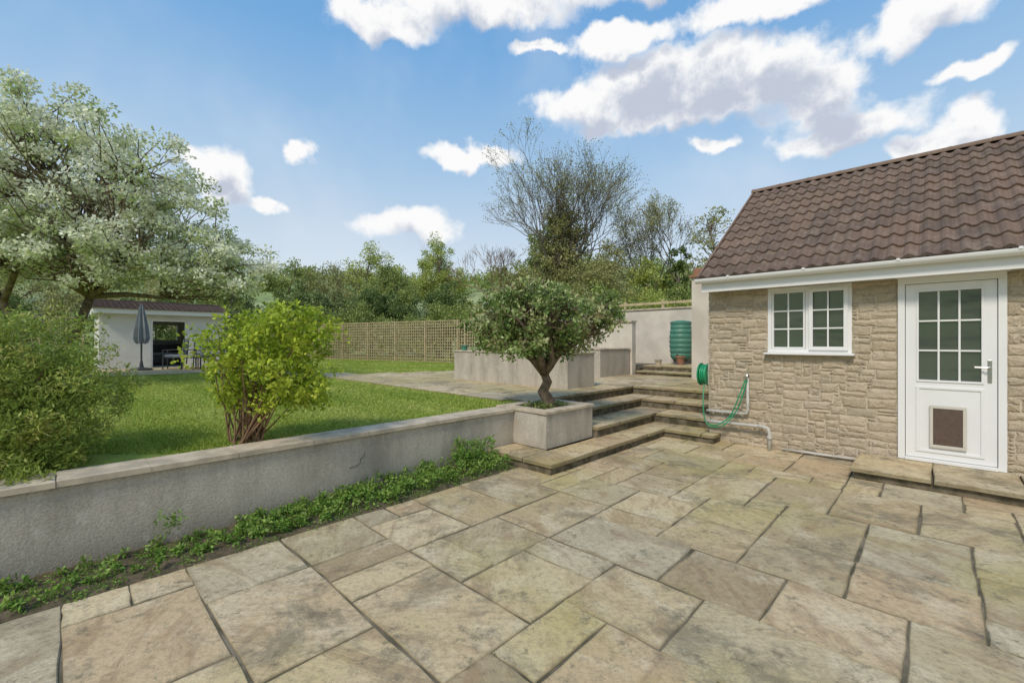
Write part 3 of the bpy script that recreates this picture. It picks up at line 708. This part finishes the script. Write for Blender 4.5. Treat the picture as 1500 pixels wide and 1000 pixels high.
for i in range(nr):
    y0=f-.25+i*.2; z0=2.58+i*rp
    b.box(.66,4.5,y0,y0+.24,z0,z0+.03)
    for k in range(25): b.tube([(.74+k*.153,y0-.004,z0+.03),(.74+k*.153,y0+.24,z0+.035)],.028,6)
b.box(.66,4.5,f+1.5,f+1.62,2.58+nr*rp,2.58+nr*rp+.08)
for i in range(nr): 
    y0=f+3.15-i*.2; z0=2.58+i*rp; b.box(.66,4.5,y0-.24,y0,z0,z0+.03)
n=len(b.v); b.v+=[(.85,f,2.49),(.85,f+3,2.49),(.85,f+1.5,2.85),(4.3,f,2.49),(4.3,f+3,2.49),(4.3,f+1.5,2.85)]; b.f+=[(n,n+2,n+1),(n+3,n+4,n+5)]
b.mk('roof','redtile',sh)
so=empty('garden_sofa',2.65,f+1.6,.6)
B().box(2.0,3.3,f+1.4,f+2.1,.66,.98).box(2.0,3.3,f+2.0,f+2.2,.98,1.4).box(1.85,2.0,f+1.4,f+2.2,.66,1.2).box(3.3,3.45,f+1.4,f+2.2,.66,1.2).mk('frame','blackmetal',so,bevel=.04)
B().box(2.05,2.64,f+1.38,f+2.0,.98,1.08).box(2.66,3.25,f+1.38,f+2.0,.98,1.08).mk('cushions','cushion',so,bevel=.03)
pa=empty('closed_parasol',1.75,17.9,.6); pu,pv=1.75,17.9
B().lathe((pu,pv,.6),[(.28,0),(.28,.05),(.06,.09),(.03,.3)],20).tube([(pu,pv,.6),(pu,pv,2.62)],.024,8).mk('pole_and_base','blackmetal',pa)
b=B(); k=16; lv=[(.02,2.66),(.06,2.55),(.13,2.2),(.19,1.85),(.22,1.55),(.17,1.42)]
for r,z in lv:
    for j in range(k): t=2*math.pi*j/k; q=r*(1 if j%2 else .6); b.v.append((pu+q*math.cos(t),pv+q*math.sin(t),z+(0.04 if j%2 else 0)))
for i in range(len(lv)-1):
    for j in range(k): b.f.append((i*k+j,i*k+(j+1)%k,(i+1)*k+(j+1)%k,(i+1)*k+j))
b.mk('folded_canopy','fabric',pa)
def chair(u,v,a):
    e=empty('garden_chair',u,v,.6); ca,sa=math.cos(a),math.sin(a)
    T=lambda x,y,z:(u+x*ca-y*sa,v+x*sa+y*ca,.6+z)
    b=B()
    for x in (-.25,.25):
        b.bar(T(x,.25,0),T(x,.25,.62),.03).bar(T(x,-.25,0),T(x,-.33,.98),.03).bar(T(x,.27,.62),T(x,-.29,.64),.04,.025).bar(T(x,.25,.38),T(x,-.26,.38),.025)
    for z in (.5,.62,.74,.86,.97): b.bar(T(-.25,-.28-.05*z,z),T(.25,-.28-.05*z,z),.02,.03)
    b.bar(T(-.25,.25,.38),T(.25,.25,.38),.025).bar(T(-.25,-.26,.38),T(.25,-.26,.38),.025); b.mk('frame','blackmetal',e)
    b=B(); b.bar(T(0,.24,.43),T(0,-.25,.42),.48,.09).bar(T(0,-.25,.46),T(0,-.31,.95),.46,.07); b.mk('cushions','cushion',e,bevel=.02)
chair(3.0,17.2,.5); chair(3.9,16.6,-1.8); chair(3.6,18.2,2.6); chair(2.6,18.0,1.2)
tb=empty('patio_table',3.4,17.5,.6); b=B().box(3.1,4.1,17.1,17.9,1.29,1.33)
for x in (3.15,4.05):
    for y in (17.15,17.85): b.bar((x,y,.6),(x,y,1.29),.04)
b.mk('table','blackmetal',tb,bevel=.004)
# ---------------------------------------------------------------- blossom tree
EW=E
bu,bv=at(-9.9,9.6)
e=tree('blossom_tree',(bu,bv,.55),(bu,bv,2.0),
 [EW(-8.9,9.3,4.7,2.2,2.2,1.7),EW(-10.6,9.0,4.6,2.3,2.2,1.9),EW(-7.4,9.4,3.95,1.6,1.6,1.1),EW(-6.4,9.6,3.15,1.15,1.2,.75),EW(-8.4,9.0,3.3,1.9,1.7,.75),EW(-9.7,9.3,6.0,1.4,1.3,.95),EW(-12,10,3.9,1.8,1.8,1.4),EW(-5.85,9.8,2.8,.6,.6,.4),EW(-10.4,8.6,3.6,1.5,1.3,.9),EW(-7.0,9.3,2.85,1.0,.9,.3)],
 760,115,.27,.076,'L_blossom','bark',.12,16,flat=.55,clumpvar=.5,wr=.6,z0=2.55,top_light=.12,wob=.13,
 trunk_path=[(bu,bv,.5),(bu+.05,bv-.05,1.1),(bu+.25,bv-.2,1.8),(bu+.45,bv-.4,2.5)])
b=B()
p1=at(-10.6,9.1); p2=at(-11.1,9.0); p3=at(-11.8,9.0)
b.tube([(*at(-9.95,9.2),.55),(*at(-10.2,9.2),1.4),(*p1,2.3),(*p2,3.2),(*p3,4.1)],[.10,.085,.075,.06,.04],8)
b.tube([(*p1,2.3),(*at(-10.2,9),3.0),(*at(-9.6,9),3.9)],[.06,.05,.03],7)
b.mk('leaning_stems','bark',e,smooth=True)
# ---------------------------------------------------------------- background vegetation
def bgtree(name,x,d,top,w,leafm,ncl=90,per=80,size=.16,bot=.3,dens=1,dens_r=None,barem='barkgrey'):
    u,v=at(x,d); h=top-1; zc=1+h*(.5+bot/2)-.2; rz=h*(1-bot)/2
    el=[(u,v,zc,w*.42,w*.42,rz*.85)]
    for i in range(5):
        a=random.uniform(0,6.28); q=random.uniform(.2,.35)*w
        el.append((u+q*math.cos(a),v+q*math.sin(a),zc+random.uniform(-.7,.45)*rz,w*.24,w*.24,rz*.4))
    el.append((u+random.uniform(-.1,.1)*w,v,top-rz*.35,w*.2,w*.2,rz*.35))
    return tree(name,(u,v,.3),(u,v,1+h*.35),el,ncl,int(per*dens),dens_r or w*.085,size,leafm,barem,.13*h/7,8,flat=.8,clumpvar=.65,top_light=.2)
bgtree('deciduous_tree',-15.7,31,7.4,4.2,'L_mid')
bgtree('deciduous_tree',-13.0,31,7.0,4.6,'L_olive',dens=.7)
bgtree('deciduous_tree',-10.9,34,9.4,5.4,'L_spring',140,75)
bgtree('deciduous_tree',-6.1,36,10.2,5.6,'L_spring',190,80)
bgtree('deciduous_tree',-8.4,30,6.8,4.8,'L_mid',150,85)
bgtree('deciduous_tree',-4.2,30,5.4,3.6,'L_mid',120,80)
bgtree('deciduous_tree',.4,27,6.2,4.2,'L_olive',140,85,bot=.1)
bgtree('deciduous_tree',5.9,28,7.8,6.0,'L_olive',170,80,bot=.1)
bgtree('deciduous_tree',8.6,28,7.2,4.0,'L_spring',110,80,bot=.1)
bgtree('ivy_clad_tree',3.1,30,12.2,5.2,'L_olive',340,95,bot=.05,dens=.95,dens_r=.5)
bgtree('ivy_clad_tree',2.4,30.5,10.5,3.6,'L_mid',100,70,bot=.1)
bgtree('ivy_clad_tree',10.2,26.5,8.0,2.2,'L_dark',100,80,bot=.0)
bgtree('ivy_clad_tree',13.2,26.0,8.2,2.6,'L_mid',100,60,bot=.0)
bgtree('deciduous_tree',12.6,27,10.4,4.6,'L_olive',150,30,bot=.15)
bgtree('deciduous_tree',14.8,24,7.4,4.4,'L_mid',100,60,bot=.1)
bgtree('deciduous_tree',18,24,8,5,'L_mid',100,60,bot=.1)
for x,t,w in ((-34,8,8),(-28,7.6,7),(-23,7.4,6),(-19,6.8,5)): bgtree('deciduous_tree',x,30,t,w,random.choice(('L_mid','L_olive')),110,70,.2,bot=.05)
def hedge(name,p,q,zb,zt,w,leafm,n,per,size=.14,seed=0):
    t=R.random(n); P=np.stack([p[0]+(q[0]-p[0])*t,p[1]+(q[1]-p[1])*t,zb+(zt-zb)*R.random(n)**.7*(.82+.18*np.sin(t*17+seed)+.08*np.sin(t*41))],1)
    P[:,:2]+=R.normal(size=(n,2))*w*.5; V,F,c=leaves(P,.38*R.uniform(.6,1.3,n),per,size,top_light=.2); mk(name,V,F,leafm,col=c)
hedge('dark_hedge',at(-13.5,27.5),at(-2.5,26.5),.8,4.8,1.2,'L_dark',440,90,.14)
hedge('mixed_hedge',at(-14,26.6),at(1,22),.7,3.5,1.0,'L_mid',380,75,.12,2)
hedge('mixed_hedge',at(0,22),at(8,21),.7,4.3,1.1,'L_mid',280,80,.12,4)
hedge('bank_hedge',at(6,21),at(16,19),2.2,3.9,.8,'L_spring',240,70,.11,1)
hedge('dark_hedge',at(-40,26),at(-12,27.5),.5,4.4,1.2,'L_dark',460,80,.17,3)
hedge('trellis_climber',(9.6,24.6),(12.2,14.9),.7,1.7,.2,'L_mid',50,40,.09,3)
def bare(name,x,d,top,spread,seed,r0=.16,lv=7,leaf=None,mat='barkgrey',per=6):
    rs=random.Random(seed); u,v=at(x,d); e=empty(name,u,v,.4); b=B(); tips=[]
    H_=top-.4; L0=H_*.24
    def grow(p,dr,L,r,l):
        q=p; pts=[p]; dd=dr.copy()
        for i in range(3):
            dd=(dd+Vector((rs.gauss(0,.1),rs.gauss(0,.1),rs.gauss(0.03,.06)))).normalized(); q=q+dd*L/3; pts.append(q)
        b.tube(pts,[r,r*.88,r*.76,r*.66],6 if l<3 else 3,False)
        if l>=lv-1: tips.append(tuple(q))
        if l>=lv: return
        for k in range(2 if rs.random()<.40 or l<1 else 3):
            sp=spread*rs.uniform(.5,1.2); a=rs.uniform(0,6.283)
            s1=dd.cross(Vector((0,0,1)) if abs(dd.z)<.95 else Vector((1,0,0))).normalized(); s2=dd.cross(s1)
            nd=(dd+(s1*math.cos(a)+s2*math.sin(a))*sp+Vector((0,0,.10))).normalized()
            grow(pts[rs.choice((2,3,3))] if k else q,nd,L*rs.uniform(.7,.88),max(r*rs.uniform(.5,.68),.010),l+1)
    grow(Vector((u,v,.4)),Vector((0,0,1)),L0,r0,0)
    b.mk('trunk_and_branches',mat,e)
    if leaf:
        P=np.array(tips); V,F,c=leaves(P,.28,per,.11); mk('buds',V,F,leaf,e,col=c)
    return e
bare('bare_tree',2.9,31,16.0,.52,5,.24,7,'L_olive',per=6)
bare('bare_tree',4.2,32,15.2,.55,15,.2,7,'L_olive',per=4)
bare('bare_tree',3.4,31.5,15.6,.55,44,.2,7,'L_olive',per=4)
bare('bare_tree',9.7,27,11,.6,8,.2,7,'L_olive',per=3)
bare('bare_tree',12.3,27.5,11.2,.5,12,.18,7,'L_olive',per=10)
bare('bare_tree',-1.4,29,9.0,.6,23,.14,7,None,'barkred')
bare('bare_tree',-12.5,33,8.0,.5,31,.14,6,'L_olive')
# distant trees on the hill
P=[]
for i in range(520):
    az=random.uniform(-1.0,.8); r=random.uniform(150,260)
    if math.sin(az*37+r*.05)+math.sin(r*.13)<-.1: continue
    x,y=r*math.sin(az),r*math.cos(az); z=float(terr(x,y)); w_=(C*x+S*y,-S*x+C*y)
    for k in range(4): P.append((w_[0]+random.gauss(0,3),w_[1]+random.gauss(0,3),z+random.uniform(0,4)))
V,F,c=leaves(np.array(P),2.4,34,1.3); mk('distant_trees',V,F,'L_mid',col=c)
# ---------------------------------------------------------------- sky
w=bpy.data.worlds.new('World'); sc.world=w; w.use_nodes=True; nt=w.node_tree; nt.nodes.clear()
try: w.cycles.sampling_method='MANUAL'; w.cycles.sample_map_resolution=256
except Exception: pass
SUN_AZ,SUN_EL=math.radians(-150),math.radians(48)
sky=nt.nodes.new('ShaderNodeTexSky'); sky.sky_type='NISHITA'; sky.sun_disc=False; sky.sun_elevation=SUN_EL; sky.sun_rotation=SUN_AZ; sky.air_density=1.0; sky.dust_density=.6; sky.ozone_density=1.5
tc=nt.nodes.new('ShaderNodeTexCoord'); D_=tc.outputs['Generated']
sx=nt.nodes.new('ShaderNodeSeparateXYZ'); nt.links.new(D_,sx.inputs[0])
az=mth(nt,'ARCTAN2',sx.outputs[0],sx.outputs[1]); el=mth(nt,'ARCSINE',sx.outputs[2])
def sph(px,py):
    a=math.atan((px-750)/640); return a, math.atan((500-py)/640*math.cos(a))
# clouds of the day: centre and half-size, converted to azimuth / elevation on the sky
raw=[(860,152,80,30),(940,125,95,52),(1040,112,95,60),(1130,112,90,60),(1200,138,75,48),(1000,160,190,26),(1240,188,110,30),
(560,28,85,34),(700,8,150,34),(910,58,90,26),(1130,0,160,26),(1350,25,120,40),(1000,-60,320,46),
(328,262,40,46),(305,235,28,22),(385,300,26,12),(437,226,20,18),(605,328,72,24),(690,230,68,18),(1350,214,65,24),(1410,185,60,34),(1425,105,46,18),(1050,208,34,14),(790,68,34,11)]
CL=[]
for px,py,a,b_ in raw:
    c0=sph(px,py); c1=sph(px+a,py); c2=sph(px,py-b_); c3=sph(px-a,py); CL.append((c0[0],c0[1],abs(c1[0]-c3[0])/2,abs(c2[1]-c0[1])))
CL+=[(1.5,.5,.4,.14),(-1.6,.5,.4,.12),(2.8,.6,.6,.2)]
g=bpy.data.node_groups.new('cloud_shapes','ShaderNodeTree')
g.interface.new_socket('P',in_out='INPUT',socket_type='NodeSocketVector'); g.interface.new_socket('M',in_out='OUTPUT',socket_type='NodeSocketFloat')
gi=g.nodes.new('NodeGroupInput'); go=g.nodes.new('NodeGroupOutput'); q=gi.outputs[0]
cur=None
for a,e_,ra,re in CL:
    s1=g.nodes.new('ShaderNodeVectorMath'); s1.operation='MULTIPLY_ADD'; g.links.new(q,s1.inputs[0]); s1.inputs[1].default_value=(1/ra,1/re,0); s1.inputs[2].default_value=(-a/ra,-e_/re,0)
    l=g.nodes.new('ShaderNodeVectorMath'); l.operation='LENGTH'; g.links.new(s1.outputs[0],l.inputs[0])
    cur=l.outputs['Value'] if cur is None else mth(g,'SMOOTH_MIN',cur,l.outputs['Value'],.2)
g.links.new(cur,go.inputs[0])
cv=nt.nodes.new('ShaderNodeCombineXYZ'); nt.links.new(az,cv.inputs[0]); nt.links.new(el,cv.inputs[1]); P_=cv.outputs[0]
nz1=nt.nodes.new('ShaderNodeTexNoise'); nt.links.new(P_,nz1.inputs['Vector']); nz1.inputs['Scale'].default_value=13; nz1.inputs['Detail'].default_value=6; nz1.inputs['Roughness'].default_value=.5
sb=nt.nodes.new('ShaderNodeVectorMath'); sb.operation='SUBTRACT'; nt.links.new(nz1.outputs['Color'],sb.inputs[0]); sb.inputs[1].default_value=(.5,.5,.5)
qq=vadd(nt,P_,vscale(nt,sb.outputs[0],(.10,.09,0)))
nz2=mth(nt,'MULTIPLY',mth(nt,'SUBTRACT',noise(nt,P_,18,7,.62),.5),1.15)
G1=nt.nodes.new('ShaderNodeGroup'); G1.node_tree=g; nt.links.new(qq,G1.inputs[0])
of=nt.nodes.new('ShaderNodeVectorMath'); of.operation='ADD'; nt.links.new(qq,of.inputs[0]); of.inputs[1].default_value=(-.012,.038,0)
G2=nt.nodes.new('ShaderNodeGroup'); G2.node_tree=g; nt.links.new(of.outputs[0],G2.inputs[0])
m1=mth(nt,'ADD',mth(nt,'SUBTRACT',1.2,G1.outputs[0]),nz2); m2_=mth(nt,'ADD',mth(nt,'SUBTRACT',1.2,G2.outputs[0]),mth(nt,'MULTIPLY',nz2,1.3))
mask=rng_(nt,m1,-.05,.50)
shade=rng_(nt,mth(nt,'MULTIPLY_ADD',m1,.3,m2_),.35,1.15)
K=1/.13
ccol=mixc(nt,shade,(.97*K,.97*K,.97*K),(.54*K,.59*K,.70*K))
dayc=ramp(nt,rng_(nt,el,0,.95),[(.82,.87,.90),(.44,.66,.90),(.21,.48,.85),(.12,.37,.79)])
sc_=nt.nodes.new('ShaderNodeVectorMath'); sc_.operation='SCALE'; nt.links.new(dayc,sc_.inputs[0]); sc_.inputs['Scale'].default_value=K*.97
skc=mixc(nt,.78,sky.outputs[0],sc_.outputs[0])
veil=noise(nt,P_,2.2,4,.6,.2)
skc=mixc(nt,mth(nt,'MULTIPLY',rng_(nt,veil,.45,.75),.28),skc,(.82*K,.86*K,.92*K))
fin=mixc(nt,mask,skc,ccol)
bg=nt.nodes.new('ShaderNodeBackground'); bg.inputs[1].default_value=.13; wo=nt.nodes.new('ShaderNodeOutputWorld')
nt.links.new(fin,bg.inputs[0]); nt.links.new(bg.outputs[0],wo.inputs[0])
sl_=bpy.data.lights.new('sun','SUN'); sl_.energy=2.6; sl_.angle=math.radians(12); sl_.color=(1,.91,.78)
so_=bpy.data.objects.new('sun',sl_); sc.collection.objects.link(so_)
sd=Vector((math.sin(SUN_AZ)*math.cos(SUN_EL),math.cos(SUN_AZ)*math.cos(SUN_EL),math.sin(SUN_EL)))
so_.rotation_euler=sd.to_track_quat('Z','Y').to_euler(); so_.location=(0,0,30)
cam=bpy.data.cameras.new('camera'); co=bpy.data.objects.new('camera',cam); sc.collection.objects.link(co)
co.location=(0,0,1.5); co.rotation_euler=(math.radians(90),0,0); cam.lens=36*640/1500; cam.sensor_width=36; cam.clip_end=5000; cam.clip_start=.05
sc.camera=co
sc.view_settings.view_transform='Standard'; sc.view_settings.look='None'; sc.view_settings.exposure=0
